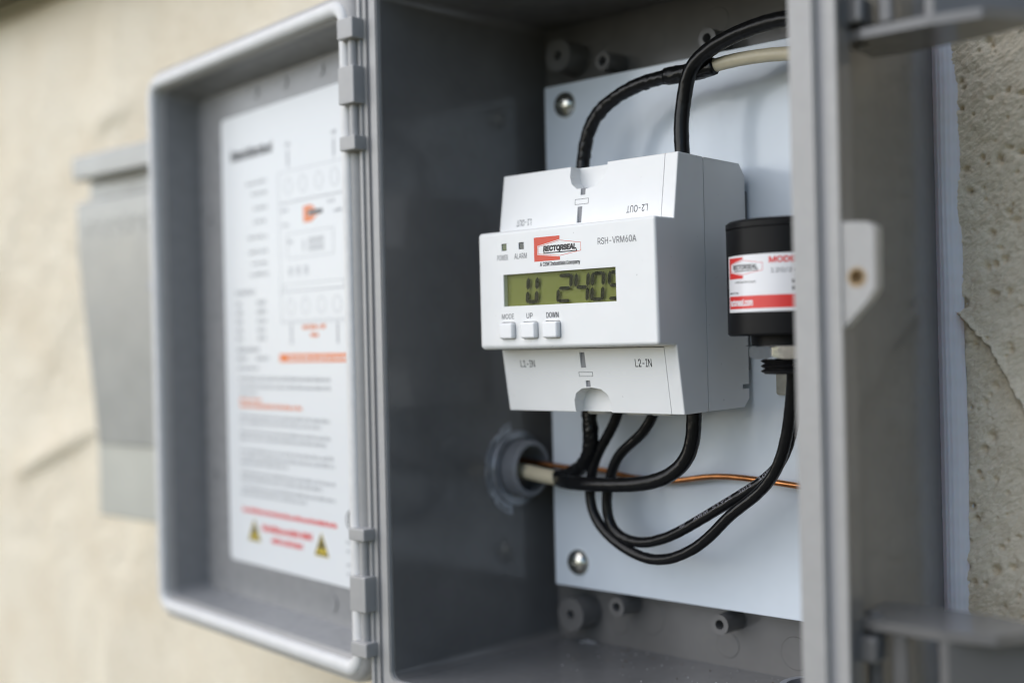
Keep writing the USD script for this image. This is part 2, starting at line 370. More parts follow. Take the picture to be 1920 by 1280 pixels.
for x, z, r in ((21.8, 128.6, 5.2), (20.1, -119.8, 5.0), (50.5, -118.6, 6.2), (-18, -113.5, 7.4), (70, 128, 6), (-8, 126, 4.6), (-34, -118.5, 4.5)):
    enc.part('moulding_mark', cyl_y(x, z, 73.8, 73.99, r, r + .3), GREY_SHADED)
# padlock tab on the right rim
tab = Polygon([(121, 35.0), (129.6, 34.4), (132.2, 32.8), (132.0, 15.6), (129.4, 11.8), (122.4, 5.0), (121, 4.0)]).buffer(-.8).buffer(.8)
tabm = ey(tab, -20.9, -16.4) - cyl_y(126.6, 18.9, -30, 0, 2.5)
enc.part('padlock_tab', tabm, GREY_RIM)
enc.part('tab_hole_lining', cyl_y(126.6, 18.9, -21.0, -16.2, 2.9) - cyl_y(126.6, 18.9, -22, -17.4, 1.75) - cyl_y(126.6, 18.9, -22, -19.8, 2.45, 1.75), TAN_LINING)  # matte tan lining set in the tab hole, closed at its back
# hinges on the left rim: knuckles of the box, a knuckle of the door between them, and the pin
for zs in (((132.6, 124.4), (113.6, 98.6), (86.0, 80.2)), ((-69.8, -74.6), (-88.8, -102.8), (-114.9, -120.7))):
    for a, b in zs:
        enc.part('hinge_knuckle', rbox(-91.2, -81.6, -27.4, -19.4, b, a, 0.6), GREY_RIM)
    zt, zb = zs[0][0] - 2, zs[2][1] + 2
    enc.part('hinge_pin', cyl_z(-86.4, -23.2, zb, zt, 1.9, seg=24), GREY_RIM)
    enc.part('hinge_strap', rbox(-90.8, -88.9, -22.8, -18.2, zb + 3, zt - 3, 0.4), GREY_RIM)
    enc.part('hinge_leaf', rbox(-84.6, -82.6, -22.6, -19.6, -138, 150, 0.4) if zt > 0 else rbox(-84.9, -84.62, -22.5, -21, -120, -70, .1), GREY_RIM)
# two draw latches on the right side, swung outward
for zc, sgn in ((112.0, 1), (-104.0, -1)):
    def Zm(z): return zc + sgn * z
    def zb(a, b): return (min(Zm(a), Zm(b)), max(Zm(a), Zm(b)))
    L = enc.part('latch', ez(Polygon([(145, -13.6), (147.5, -13.6), (166, 6.5), (164, 8.5), (162, 7.5)]), *zb(-24.2, 20)), GREY_SHADED, label='upper draw latch swung out' if sgn > 0 else 'lower draw latch swung out')
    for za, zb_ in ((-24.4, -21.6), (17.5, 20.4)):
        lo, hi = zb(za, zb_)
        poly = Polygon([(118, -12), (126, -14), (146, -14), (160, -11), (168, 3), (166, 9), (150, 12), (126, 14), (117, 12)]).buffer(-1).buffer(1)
        enc.part('lever_fin', ez(poly, lo, hi), GREY_SHADED, parent=L)
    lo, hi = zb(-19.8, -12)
    enc.part('pivot_lug', rbox(117, 127, -15, 2, lo, hi, 1.2), GREY_SHADED, parent=L)
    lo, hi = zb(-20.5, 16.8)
    enc.part('latch_arm', rbox(129, 134, -10, -4, lo, hi, 1.2), GREY_SHADED, parent=L)
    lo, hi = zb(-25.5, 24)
    enc.part('pivot_pin', cyl_z(122.5, -6, lo, hi, 2.4), GREY_SHADED, parent=L)

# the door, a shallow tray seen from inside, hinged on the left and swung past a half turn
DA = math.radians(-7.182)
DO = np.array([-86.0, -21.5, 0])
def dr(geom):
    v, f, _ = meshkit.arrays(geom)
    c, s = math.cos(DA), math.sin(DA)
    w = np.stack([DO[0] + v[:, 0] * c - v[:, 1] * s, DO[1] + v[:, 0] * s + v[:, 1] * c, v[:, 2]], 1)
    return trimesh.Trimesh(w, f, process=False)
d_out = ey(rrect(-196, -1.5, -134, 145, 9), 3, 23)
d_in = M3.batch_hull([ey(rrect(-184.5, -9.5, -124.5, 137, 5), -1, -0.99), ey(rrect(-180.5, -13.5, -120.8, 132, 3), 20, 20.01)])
DOOR = enc.part('door', dr(d_out - d_in), GREY_DOOR_SHADED)
def bead(o, y):
    p = sbox(-182.0, -120.5, -14.0, 132.0).buffer(9.0 + o, quad_segs=10)
    q = np.array(shapely.geometry.polygon.orient(p).exterior.coords)[:-1]
    return np.stack([q[:, 0], np.full(len(q), y), q[:, 1]], 1)
bp = [(5.4 * math.cos(a), 3.0 - 5.2 * math.sin(a)) for a in np.linspace(0, math.pi, 13)] + [(-5.4, 3.4), (5.4, 3.4)]
enc.part('door_rim', dr(sweep_ring(bead, bp)), GREY_RIM, parent=DOOR)
gp = [(3.0 * math.cos(a) - 1.2, -1.4 - 2.2 * math.sin(a)) for a in np.linspace(0, math.pi, 11)] + [(-4.2, 1.5), (1.8, 1.5)]
enc.part('door_gasket', dr(sweep_ring(bead, gp)), GASKET, parent=DOOR)
enc.part('latch_keeper', dr((rbox(-204, -195.5, 2, 14, 4, 44, 1.5) - bx(-206, -198, -1, 8, 10, 38))), GREY_DOOR_SHADED, parent=DOOR)
enc.part('latch_catch', dr(rbox(-196.8, -188, -3.2, 1.5, 33.5, 38.5, .8)), GROOVE, parent=DOOR)
for t, z, r in ((-120, 126.5, 3), (-92, 126.5, 3), (-60, 126.5, 3), (-60, -112, 4), (-172, 70, 3.5), (-172, -60, 3.5)):
    enc.part('moulding_mark', dr(cyl_y(t, z, 19.5, 20.1, r)), GREY_DOOR_SHADED, parent=DOOR)
LS = 19.75
enc.part('label_sheet', dr(ey(rrect(-155.5, -35.6, -103.5, 118, 3), LS, 19.98)), PAPER, parent=DOOR)
LP = LS - 0.02
def strokes(lines, w, y, t=0.06):
    g_ = shapely.union_all([LineString(l).buffer(w / 2, cap_style='flat') for l in lines])
    return flat(g_, y, t)
def words(x0, x1, z, h, r, gap=0.8):
    out = []; x = x0
    while x < x1:
        w = min(r.uniform(2.0, 7.5), x1 - x)
        if w > 0.6:
            n = max(1, int(w / 1.1))
            for k in range(n):
                hh = h * r.uniform(.62, 1.0)
                out.append(sbox(x + k * w / n, z, x + (k + .72) * w / n, z + hh))
        x += w + gap
    return out
r2 = np.random.default_rng(3)
enc.part('printed_heading', dr(flat(shapely.union_all(words(-145.5, -104, 95.6, 6.0, np.random.default_rng(8), .6)), LP, .06)), INK, parent=DOOR)
tw = []
for z in (82.0, 76.6, 69.5, 63.0, 55.5, 48.5, 42.8, 37.6):
    tw += words(-131 + r2.uniform(0, 8), -110.5, z, 2.0, r2)
for z in (-15.8, -22.4, -25.0, -40.4, -43.2, -55.2, -58.0, -60.8, -71.2):
    pass
para = [(-13.2, 57, 2.2, 2), (-17.0, 57, 2.0, 1), (-31.8, 58, 2, 1), (-34.8, 66, 2, 1), (-39.6, 58, 2, 1), (-42.6, 62, 2, 1), (-48.6, 55, 2, 1), (-51.8, 55, 2, 1), (-54.8, 96, 2, 1), (-59.8, 55, 2, 1), (-62.8, 66, 2, 1), (-67.0, 55, 2, 1), (-70.0, 80, 2, 1)]
tw += words(-143, -122, -8.0, 2.2, r2)
for z, xe, h_, _ in para: tw += words(-142.5, -xe, z, h_, r2)
tw += words(-142, -124, -20.4, 2.0, r2)
enc.part('printed_text', dr(flat(shapely.union_all(tw), LP, 0.06)), LABELINK, parent=DOOR, kind='stuff', smooth=False)
tb = words(-143.5, -124, 29.0, 2.6, r2) + words(-143.5, -121, 0.8, 2.6, r2)
for z in (23.6, 19.2, 14.8, 10.4, 6.4): tb += words(-143.3, -136.5, z, 2.4, r2) + words(-122.5, -113, z, 2.4, r2)
for z in (-3.4,): tb += words(-143.3, -133, z, 2.4, r2) + words(-124, -112, z, 2.4, r2)
enc.part('printed_table', dr(flat(shapely.union_all(tb), LP, 0.06)), LABELINK, parent=DOOR, kind='stuff', smooth=False)
dg = []
def rect(x0, x1, z0, z1): dg.append([(x0, z0), (x1, z0), (x1, z1), (x0, z1), (x0, z0)])
rect(-99, -41, 70.5, 84.6); rect(-99, -41, 14, 70); rect(-92, -52, 44, 55.5); rect(-99, -41, 15, 28.5); rect(-96, -44, 28.8, 32)
for x in (-90, -77, -63, -50):
    for zc_ in (77.5, 21.5):
        dg.append([(x + 3.2 * math.cos(a), zc_ + 3.8 * math.sin(a)) for a in np.linspace(0, 2 * math.pi, 20)])
for x in (-90, -50):
    dg.append([(x, 86), (x, 95)]); dg.append([(x, 4), (x, 13.5)])
enc.part('printed_diagram', dr(strokes(dg, 0.32, LP)), PALEINK, parent=DOOR)
sm = []
for x in (-91.5, -51.5): sm += words(x - .5, x + 4, 96.4, 2.2, r2) + [sbox(x + .6, 87, x + 2.2, 94)] + [sbox(x + .6, 4, x + 2.2, 13)]
sm += words(-97, -90, 66, 1.8, r2) + words(-56, -50, 66.5, 1.8, r2) + words(-51, -43, 62, 1.8, r2) + words(-96, -90, 59, 1.8, r2) + words(-92, -86, 51, 2.0, r2)
for x in (-91, -84, -77): sm += [sbox(x, 36, x + 1, 40), sbox(x + 1.8, 36, x + 2.8, 40)]
enc.part('printed_note', dr(flat(shapely.union_all(sm), LP, 0.06)), PALEINK, parent=DOOR, kind='stuff', smooth=False)
enc.part('printed_reading', dr(flat(shapely.union_all([sbox(-78, 46.6, -77, 52)] + [sbox(x, 46.4, x + 3.4, 52.4).difference(sbox(x + .9, 47.4, x + 2.5, 51.4)) for x in (-73, -68.4, -63.8)]), LP, .06)), LABELINK, parent=DOOR)
enc.part('printed_emblem', dr(flat(Polygon([(-77, 67.2), (-70, 67.2), (-66, 65), (-61, 64.5), (-61, 62.6), (-66, 61.8), (-70, 59.6), (-77, 59.6)]).difference(sbox(-73.5, 62.3, -60, 65)), LP, .06)), ORANGE, parent=DOOR)
enc.part('printed_emblem', dr(flat(sbox(-73, 62.7, -60.5, 64.6), LP, .06)), INK, parent=DOOR)
enc.part('orange_bar', dr(flat(sbox(-101.5, -4.2, -36.2, -0.4), LP, .06)), ORANGE, parent=DOOR)
enc.part('printed_caution', dr(flat(shapely.union_all(words(-93, -43, -3.2, 1.8, r2)), LP - .07, .04)), PAPER, parent=DOOR)
ot = words(-80, -60, 10.8, 2.2, r2) + words(-73, -66, 7.2, 2.0, r2) + words(-141.8, -81, -26.6, 2.2, r2) + words(-142, -120, -23.6, 1.8, r2)
enc.part('orange_text', dr(flat(shapely.union_all(ot), LP, .06)), ORANGE, parent=DOOR, kind='stuff', smooth=False)
rt = words(-122, -75.5, -86.0, 3.4, r2, .5) + words(-113, -84, -91.0, 3.0, r2, .5) + words(-141.5, -54.2, -78.2, 2.4, r2, .3)
enc.part('red_text', dr(flat(shapely.union_all(rt), LP, .06)), RED2, parent=DOOR, kind='stuff', smooth=False)
for x, zb_ in ((-130, -91.5), (-67.8, -91.8)):
    tri = Polygon([(x - 5.6, zb_), (x + 5.6, zb_), (x, zb_ + 9.8)])
    T_ = enc.part('warning_triangle', dr(flat(tri.buffer(.4), LP, .06)), YELLOW, parent=DOOR)
    mk = tri.difference(tri.buffer(-.8)).union(Polygon([(x + .6, zb_ + 7), (x - 1.6, zb_ + 3.8), (x - .2, zb_ + 3.9), (x - .8, zb_ + 1.2), (x + 1.8, zb_ + 4.6), (x + .4, zb_ + 4.6)]).buffer(.35))
    enc.part('warning_mark', dr(flat(mk, LP - .07, .05)), INK, parent=DOOR)
ul = Point(-42, -73.5).buffer(4.6).difference(Point(-42, -73.5).buffer(3.7)).union(sbox(-44.3, -75.6, -43.4, -71.2)).union(sbox(-42.4, -75.6, -41.5, -71.2)).union(sbox(-40.4, -75.6, -39.5, -71.2))
enc.part('listing_mark', dr(flat(ul, LP, .06)), INK, parent=DOOR)
enc.part('fine_print', dr(flat(shapely.union_all(sum([words(-47, -37, z, 1.6, r2) for z in (-84, -88, -94, -98)], [])), LP, .06)), LABELINK, parent=DOOR, kind='stuff', smooth=False)

# ------------------------------------------------------------------ mounting panel inside
pan = Thing('mounting_panel', 'pale blue white steel mounting panel in the back of the enclosure', 'panel', (20, 63, -103))
pan.part('plate', rbox(-59.5, 95, 62.0, 63.6, -102.9, 112.9, 0.5), PANEL)
for x, z in ((-47.7, 103.8), (-46.2, -92.0), (88, 104), (88, -92)):
    head = (ball(5.6, 40).scale((1, 0.62, 1)) ^ bx(-10, 10, -10, 0, -10, 10)).translate((x, 61.95, z)) - cyl_y(x, z, 57, 59.6, 0.8)
    cross = bx(x - 1.9, x + 1.9, 57, 59.6, z - .35, z + .35) + bx(x - .35, x + .35, 57, 59.6, z - 1.9, z + 1.9)
    pan.part('screw', head - cross.rotate((0, 0, 0)), SCREWM)

# ------------------------------------------------------------------ voltage monitor
mon = Thing('voltage_monitor', 'white rail mounted voltage monitor with a green display reading U 2405', 'voltage monitor', (0, 60, -24))
W0, W1 = -42.3, 42.3
S0 = -41.2
prof = Polygon([(14.9, 68.4), (30.4, 68.0), (30.4, -23.9), (15.3, -24.2), (11.4, 0), (11.4, 45)])
ip = np.array(prof.buffer(-0.5, join_style='mitre').exterior.coords)[:-1]
slab = rhull([(x, y, z) for x in (S0 + .5, W1 - .5) for y, z in ip], 0.5, 32)
raised = rhull([(x, y, z) for x in (W0 + 2.2, W1 - 1.2) for y, z in ((2.0, 2.2), (1.4, 43.8), (22, 43.8), (22, 2.2))], 1.2, 20)
# cheeks of the raised front: soft outer corners
raised = M3.batch_hull([ball(2.0, 56).translate((W0 + 2.0, 2.0, 2.0)), ball(1.6, 56).translate((W0 + 1.8, 1.6, 43.4)), ball(1.2, 48).translate((W1 - 1.2, 1.9, 1.9)), ball(1.0, 48).translate((W1 - 1.0, 1.0, 44.0)),
                        ball(0.8, 12).translate((W0 + .8, 20, 0.8)), ball(0.8, 12).translate((W0 + .8, 20, 44.2)), ball(0.5, 12).translate((W1 - .5, 20, 0.5)), ball(0.5, 12).translate((W1 - .5, 20, 44.5))])
front = slab + raised
front = front - bx(-28.9, 24.8, -1, 2.4, 16.3, 28.4)                                   # display opening
for x0, x1, z0, z1 in ((-29.5, -26.9, 37.5, 40.2), (-20.7, -18.1, 37.5, 40.2)): front = front - bx(x0, x1, -1, 0.9, z0, z1)
BT = [(-30.3, -23.4), (-19.4, -12.2), (-8.5, -1.3)]
for x0, x1 in BT: front = front - ey(rrect(x0 - .35, x1 + .35, 3.7, 10.4, 1.0), -1, 1.6)
def slope_up(z): return 11.4 + (z - 45) / 23.4 * 3.5
def slope_dn(z): return 11.4 + (0 - z) / 24.2 * 3.9
# thumb notches and slots
nu = shapely.union_all([sbox(-6.6, 65, 11.0, 80), Point(2.2, 66.0).buffer(8.8, quad_segs=16).intersection(sbox(-10, 50, 15, 66))])
nu = Polygon([(-6.6, 80), (-6.6, 64.4), (-5.6, 61.6), (-3, 59.6), (2.2, 59.2), (6.6, 60.0), (9.8, 62.6), (11.0, 65.6), (11.0, 80)]).buffer(-.8).buffer(.8)
nd_ = Polygon([(-7.2, -40), (-7.2, -19.8), (-6.0, -17), (-3, -15.2), (1.6, -14.8), (6.2, -15.4), (9.0, -17.4), (10.0, -20), (10.0, -40)]).buffer(-.8).buffer(.8)
slots = [(-0.9, 1.4, 57.0, 59.6), (-1.8, 0.4, 46.6, 52.7), (-2.0, 0.4, -7.4, -1.6), (-0.6, 1.5, -14.6, -12.2)]
front = front - ey(nu, 5, 20.2) - ey(nd_, 5, 20.4)
for s in slots: front = front - bx(s[0], s[1], 5, 14.6 if abs(s[2]) < 20 else 15.6, s[2], s[3])
# terminal covers are parts of their own
SEAM = 36.6
cov_u = front ^ bx(-60, SEAM, 0, 30.0, 45.15, 90)
cov_l = front ^ bx(-60, SEAM, 0, 30.0, -60, -0.25)
hous = front - bx(-60, SEAM + .25, 0, 30.1, 45.0, 90) - bx(-60, SEAM + .25, 0, 30.1, -60, 0)
H = mon.part('housing', hous, WHITE, smooth=False)
CU = mon.part('terminal_cover', cov_u, WHITE, smooth=False)
CL = mon.part('terminal_cover', cov_l, WHITE, smooth=False)
backp = Polygon([(30.75, 67.9), (54.4, 67.6), (58.2, 63.2), (58.2, -15.0), (53.8, -15.0), (53.8, -16.7), (58.2, -16.7), (58.2, -20.4), (54.6, -23.6), (30.75, -23.8)])
mon.part('rear_housing', ex(backp, S0 + .2, W1 - 0.12), WHITE)
mon.part('rear_core', rbox(S0 + .6, W1 - .6, 30.0, 31.2, -23.3, 67.4, .3), SLOT)
mon.part('rail_foot', rbox(S0 + 2, W1 - 1.4, 58.0, 61.9, -10, 58, .4), SLOT)
mon.part('rail_clip', rbox(-8, 8, 46, 57, -27.2, -23, .6), WHITE)
for x0, x1 in ((-16.5, -7.5), (2.5, 12), (14, 24)):
    mon.part('clamp_lug', rbox(x0, x1, 33, 44, -26.2, -23.2, 1.2), WHITE)
for s, c in zip(slots, (CU, CU, CL, CL)):
    zc = (s[2] + s[3]) / 2
    yb = (slope_up(zc) if zc > 0 else slope_dn(zc)) + 0.45
    mon.part('test_slot', bx(s[0] + .05, s[1] - .05, yb, yb + .8, s[2] + .05, s[3] - .05), SLOT, parent=c)
def skew(m, zref):                                     # lay lettering on the sloping covers
    v, f, _ = meshkit.arrays(m); v = v.copy()
    v[:, 1] += np.where(v[:, 2] > 20, slope_up(v[:, 2]), slope_dn(v[:, 2])) - zref
    return trimesh.Trimesh(v, f, process=False)
def outline(x0, x1, z0, z1, w): return sbox(x0, z0, x1, z1).difference(sbox(x0 + w, z0 + w, x1 - w, z1 - w))
mon.part('marker_frame', skew(flat(outline(-3.3, 3.2, 53.5, 55.6, .16), 0, .06), 0), GREYINK, parent=CU)
mon.part('marker_frame', skew(flat(outline(-3.4, 3.2, -10.7, -8.9, .16), 0, .06), 0), GREYINK, parent=CL)
for s, a, c in (('L2-OUT', (21.2, 30.6, 48.3, 50.9), CU), ('L1-OUT', (-32.2, -24.6, 47.6, 50.2), CU)):
    mon.part('printed_text', skew(text(s, *a, 0, .05, flip=True), 0), GREYINK, parent=c, smooth=False)
for s, a, c in (('L1-IN', (-32.2, -24.8, -7.1, -4.4), CL), ('L2-IN', (23.3, 30.6, -7.2, -4.3), CL)):
    mon.part('printed_text', skew(text(s, *a, 0, .05), 0), INK, parent=c, smooth=False)
for s, a, m_, b_ in (('POWER', (-31.8, -26.3, 33.9, 36.0), GREYINK, False), ('ALARM', (-23.0, -16.7, 34.0, 36.1), GREYINK, False), ('A CSW Industrials Company', (-10.3, 9.0, 30.1, 32.1), INK, True),
                 ('RSH-VRM60A', (17.2, 34.2, 36.7, 39.1), GREYINK, False), ('MODE', (-30.1, -23.9, 11.5, 13.5), GREYINK, False), ('UP', (-17.6, -14.5, 11.5, 13.5), GREYINK, False), ('DOWN', (-7.7, -1.9, 11.4, 13.5), GREYINK, False)):
    mon.part('printed_text', text(s, *a, -0.005, .03, bold=b_), m_, parent=H, smooth=False)
hexo = Polygon([(-11.1, 37.9), (-0.5, 39.7), (9.5, 38.2), (9.5, 35.2), (-0.5, 33.9), (-11.1, 35.1)])
redc = sbox(-13.0, 32.4, -0.5, 41.35).difference(hexo.buffer(.28, join_style='mitre'))
mon.part('logo_block', flat(redc, -0.005, .03), RED, parent=H, smooth=False)
mon.part('logo_outline', flat(hexo.difference(hexo.buffer(-.17, join_style='mitre')), -0.005, .03), RED, parent=H, smooth=False)
mon.part('logo_name', text('RECTORSEAL', -8.5, 7.4, 35.85, 38.05, -0.005, .03, bold=2, shear=.12), INK, parent=H, smooth=False)
mon.part('logo_underline', flat(shapely.union_all([sbox(-8.0, 35.1, 7.5, 35.5), sbox(-8.4, 35.1, -7.9, 36.5), sbox(-1.0, 35.1, -.4, 36.4), sbox(7.2, 35.1, 7.6, 35.9)]), -0.005, .03), INK, parent=H, smooth=False)
# display
LC = mon.part('display_glass_back', bx(-29.4, 25.3, 2.1, 2.5, 15.8, 28.9), LCDB, smooth=False)
mon.part('display_window', bx(-28.85, 24.75, 0.45, 0.62, 16.35, 28.35), GLASS, smooth=False)
SEG = {'2': 'abged', '4': 'fgbc', '0': 'abcdef', '5': 'afgcd', 'U': 'bcdef'}
def digit(ch, x0, x1, z0, z1, w, clip=24.7, drop=''):
    zm = (z0 + z1) / 2; gp_ = .16
    def hseg(z, a, b): return Polygon([(a, z), (a + w / 2, z + w * .42), (b - w / 2, z + w * .42), (b, z), (b - w / 2, z - w * .42), (a + w / 2, z - w * .42)])
    def vseg(x, a, b): return Polygon([(x, a), (x + w / 2, a + w * .6), (x + w / 2, b - w * .6), (x, b), (x - w / 2, b - w * .6), (x - w / 2, a + w * .6)])
    xl, xr = x0 + w / 2, x1 - w / 2
    S_ = {'a': hseg(z1 - w * .42, xl + gp_, xr - gp_), 'g': hseg(zm, xl + gp_, xr - gp_), 'd': hseg(z0 + w * .42, xl + gp_, xr - gp_),
          'f': vseg(xl, zm + gp_, z1 - gp_), 'b': vseg(xr, zm + gp_, z1 - gp_), 'e': vseg(xl, z0 + gp_, zm - gp_), 'c': vseg(xr, z0 + gp_, zm - gp_)}
    sh = .09
    for k in SEG[ch]:
        if k in drop: continue
        p = shapely.affinity.affine_transform(S_[k], [1, sh, 0, 1, -sh * zm, 0]).intersection(sbox(-28.8, 16.4, clip, 28.3))
        if not p.is_empty: mon.part('digit_segment', ey(p, 1.05, 1.11), LCDS, parent=LC, smooth=False)
import shapely.affinity
digit('U', -18.4, -12.2, 16.9, 27.0, 1.75)
digit('2', -3.3, 4.1, 16.8, 27.3, 1.5)
digit('4', 5.0, 12.0, 16.8, 27.3, 1.5)
digit('0', 12.7, 19.0, 16.8, 27.3, 1.5)
digit('5', 20.3, 26.8, 16.8, 27.3, 1.5)
LE = [(-29.4, -27.0, LEDG), (-20.6, -18.2, LEDK)]
for x0, x1, m_ in LE: mon.part('indicator_light', rbox(x0, x1, 0.25, 1.4, 37.6, 40.1, .25), m_)
for x0, x1 in BT: mon.part('button', rbox(x0, x1, -1.9, 2.2, 4.0, 10.1, 0.85, 20), BUTTON)

# ------------------------------------------------------------------ surge protector
SX, SY, SR = 75.2, 32.4, 21.4
spd = Thing('surge_protector', 'black cylindrical surge protector with a white and red label beside the white monitor', 'surge protector', (SX, SY, -10))
def lathe(profile, x, y, seg=72):
    return M3.revolve(CS([np.array(profile, float)], m3.FillRule.Positive), seg).translate((x, y, 0))
spd.part('housing', lathe([(0, 3.0), (SR - .7, 3.0), (SR, 3.7), (SR, 39.0), (SR - .35, 39.25), (0, 39.25)], SX, SY), BLACKP)
spd.part('cap', lathe([(0, 39.35), (SR + .1, 39.35), (SR + .1, 41.2), (SR - .9, 42.0), (0, 42.0)], SX, SY), BLACKP)
spd.part('neck', cyl_z(SX, SY, -0.3, 3.1, 13.6), BLACKP)
spd.part('washer', lathe([(11.2, -0.75), (15.6, -0.75), (15.8, -0.5), (15.6, -0.3), (11.2, -0.3)], SX, SY), ZINC)
hexn = Polygon([(14.4 * math.cos(a), 14.4 * math.sin(a)) for a in np.radians(np.arange(0, 360, 60) + 33)])
nut = (ez(hexn, -4.9, -0.8) ^ lathe([(0, -4.95), (12.9, -4.95), (14.4, -4.1), (14.4, -1.2), (13.4, -0.78), (0, -0.78)], 0, 0)).translate((SX, SY, 0)) - cyl_z(SX, SY, -6, 0, 10.2)
spd.part('lock_nut', nut, ZINC, smooth=20)
th = [(0, -10.2)]; z = -10.2
while z < -1.5: th += [(9.3, z), (9.3, z + .15), (10.6, z + .85), (10.6, z + 1.0)]; z += 1.75
th += [(9.3, z), (0, z)]
spd.part('threaded_stem', lathe(th, SX, SY), BLACKP, smooth=20)
FA = math.atan2(EYE[1] - SY, EYE[0] - SX)
def wrap(m, R):
    """bend flat artwork (x along the circumference, z up, y depth) round the housing"""
    v, f, _ = meshkit.arrays(m)
    v, f = trimesh.remesh.subdivide_to_size(v, f, 1.6)
    a = FA + v[:, 0] / SR
    rr = R - v[:, 1]
    return trimesh.Trimesh(np.stack([SX + rr * np.cos(a), SY + rr * np.sin(a), v[:, 2]], 1), f, process=False)
LB = spd.part('label', wrap(ey(sbox(-26.6, 11.0, 36, 30.0), -.05, 0), SR), LABELW)
def lab(m, mt, nm='printed_text'): spd.part(nm, wrap(m, SR + .06), mt, parent=LB)
lab(flat(sbox(-26.0, 12.1, 35.4, 16.4), 0, .02), RED2, 'red_band')
hx = Polygon([(-24.2, 27.0), (-17.0, 28.4), (-9.0, 27.2), (-9.0, 24.6), (-17.0, 23.4), (-24.2, 24.6)])
lab(flat(sbox(-25.6, 22.2, -17.0, 29.3).difference(hx.buffer(.25, join_style='mitre')), 0, .02), RED2, 'logo_block')
lab(flat(hx.difference(hx.buffer(-.15, join_style='mitre')), 0, .02), RED2, 'logo_outline')
lab(text('RECTORSEAL', -22.6, -10.8, 25.2, 26.9, 0, .02, bold=True), INK, 'logo_name')
lab(flat(sbox(-22.0, 24.6, -10.6, 24.9), 0, .02), INK, 'logo_underline')
lab(text('A CSW Industrials Company', -21.5, -11.6, 20.5, 21.4, 0, .02), INK)
lab(text('Made in China', -25.4, -19.6, 17.1, 17.9, 0, .02), INK)
lab(text('rectorseal.com', -25.2, -13.0, 13.0, 15.4, -.03, .02, bold=True), LABELW)
lab(text('MODEL', -6.8, 3.6, 26.9, 29.0, 0, .02, bold=True), RED2)
lab(text('120/240 V', -6.2, 6.5, 23.5, 25.2, 0, .02), GREYINK)
for z_ in (20.0, 17.8): lab(flat(shapely.union_all(words(0.5, 10.5, z_, 1.5, np.random.default_rng(4), .5)), 0, .02), GREYINK, 'fine_print')

brk = Thing('support_bracket', 'small steel angle bracket with a round hole under the surge protector', 'bracket', (70, 61.9, -19))
brk.part('upright_leaf', ey(rrect(52.4, 97, -19.2, 2.4, 1.0), 60.6, 61.85) - cyl_y(60.2, -13.9, 55, 70, 2.5), BRACKET)
brk.part('hole_rim', cyl_y(60.2, -13.9, 60.45, 61.84, 2.95) - cyl_y(60.2, -13.9, 55, 70, 2.4), BRACKET)
brk.part('shelf_leaf', rbox(52.4, 97, 50, 61.8, 2.45, 2.95, .2), BRACKET)

# ------------------------------------------------------------------ wires and cables
def cable(name, label, cat_, pts, r, material, part='insulation', seed=0, rough=0.25, n=110, seg=24, extra=()):
    p = spline(pts, n)
    t = Thing(name, label, cat_, p[len(p) // 2])
    t.part(part, tube(p, r, seg, rough, seed), material, smooth=True)
    return t, p
c1, p1 = cable('spliced_cable', 'taped black cable arching right from the monitor top into a white sheath', 'cable',
      [(-20.5, 38, 58), (-21.2, 39, 67), (-21.0, 40, 73.0), (-19.2, 40, 81.6), (-14.6, 40, 90.4), (-5.8, 40, 96.6), (6.0, 40, 100.3), (19.5, 40, 101.6), (33.0, 40.5, 101.6), (40.5, 41, 102.2)], 2.75, TAPE, 'taped_length', 1, 0.9)
pw = spline([(38.5, 41, 102.2), (47, 41.5, 103.0), (58, 42, 103.0), (72, 42, 101.6), (85, 42, 98), (94, 42, 91)], 60)
c1.part('white_sheath', tube(pw, 2.5, 24, .2, 2), SHEATH, smooth=True)
pe = spline([(20.5, 40, 101.7), (26, 40.2, 101.75), (33.5, 40.5, 101.7), (41.5, 41, 102.4)], 24)
c1.part('tape_wrap', tube(pe, np.r_[np.full(22, 3.35), 3.2, 2.9], 24, 1.1, 8), TAPE, smooth=True)
cable('feed_cable', 'plain black cable rising from the monitor top right and curving to the right', 'cable',
      [(28.8, 38, 56), (28.6, 38, 64), (28.2, 38, 72.3), (28.2, 38, 83.2), (29.8, 38, 92.9), (33.4, 37, 101.2), (39.9, 36, 106.0), (50.6, 35, 109.6), (64.4, 34, 111.6), (75.7, 33, 111.5), (88, 32, 108), (97, 32, 100)], 2.85, BLACK, seed=3)
c2, p2 = cable('taped_line_cable', 'taped black cable dropping from the monitor into the side conduit, white inside it', 'cable',
      [(-20.9, 40, -16), (-20.9, 40, -22), (-20.7, 40, -27), (-20.7, 40.5, -37), (-23.6, 42, -44.5), (-30.5, 44, -50.0), (-38, 45.5, -53.0), (-45.8, 47, -54.6)], 3.15, TAPE, 'taped_length', 5, 1.0)
c2.part('white_sheath', tube(spline([(-43.5, 46.4, -54.4), (-50, 46.8, -54.0), (-58, 47.4, -53.2), (-74, 48.6, -52.0), (-86, 49.4, -51.7)], 40), 3.1, 24, .2, 6), SHEATH, smooth=True)
cable('thick_line_cable', 'thick black cable hooking from the monitor bottom right back left to the conduit', 'cable',
      [(31.2, 37, -14), (31.4, 37, -19), (31.4, 37, -25.1), (30.6, 37.0, -34.2), (27.3, 37.0, -42.3), (20.0, 36.5, -48.6), (9.2, 36.0, -52.2), (-6.3, 36.0, -53.9), (-22.8, 36.8, -54.5), (-36, 41.5, -54.9), (-46, 49, -54.8), (-56, 54, -54), (-68, 55, -54), (-86, 53, -52.5)], 2.85, BLACK, seed=7)
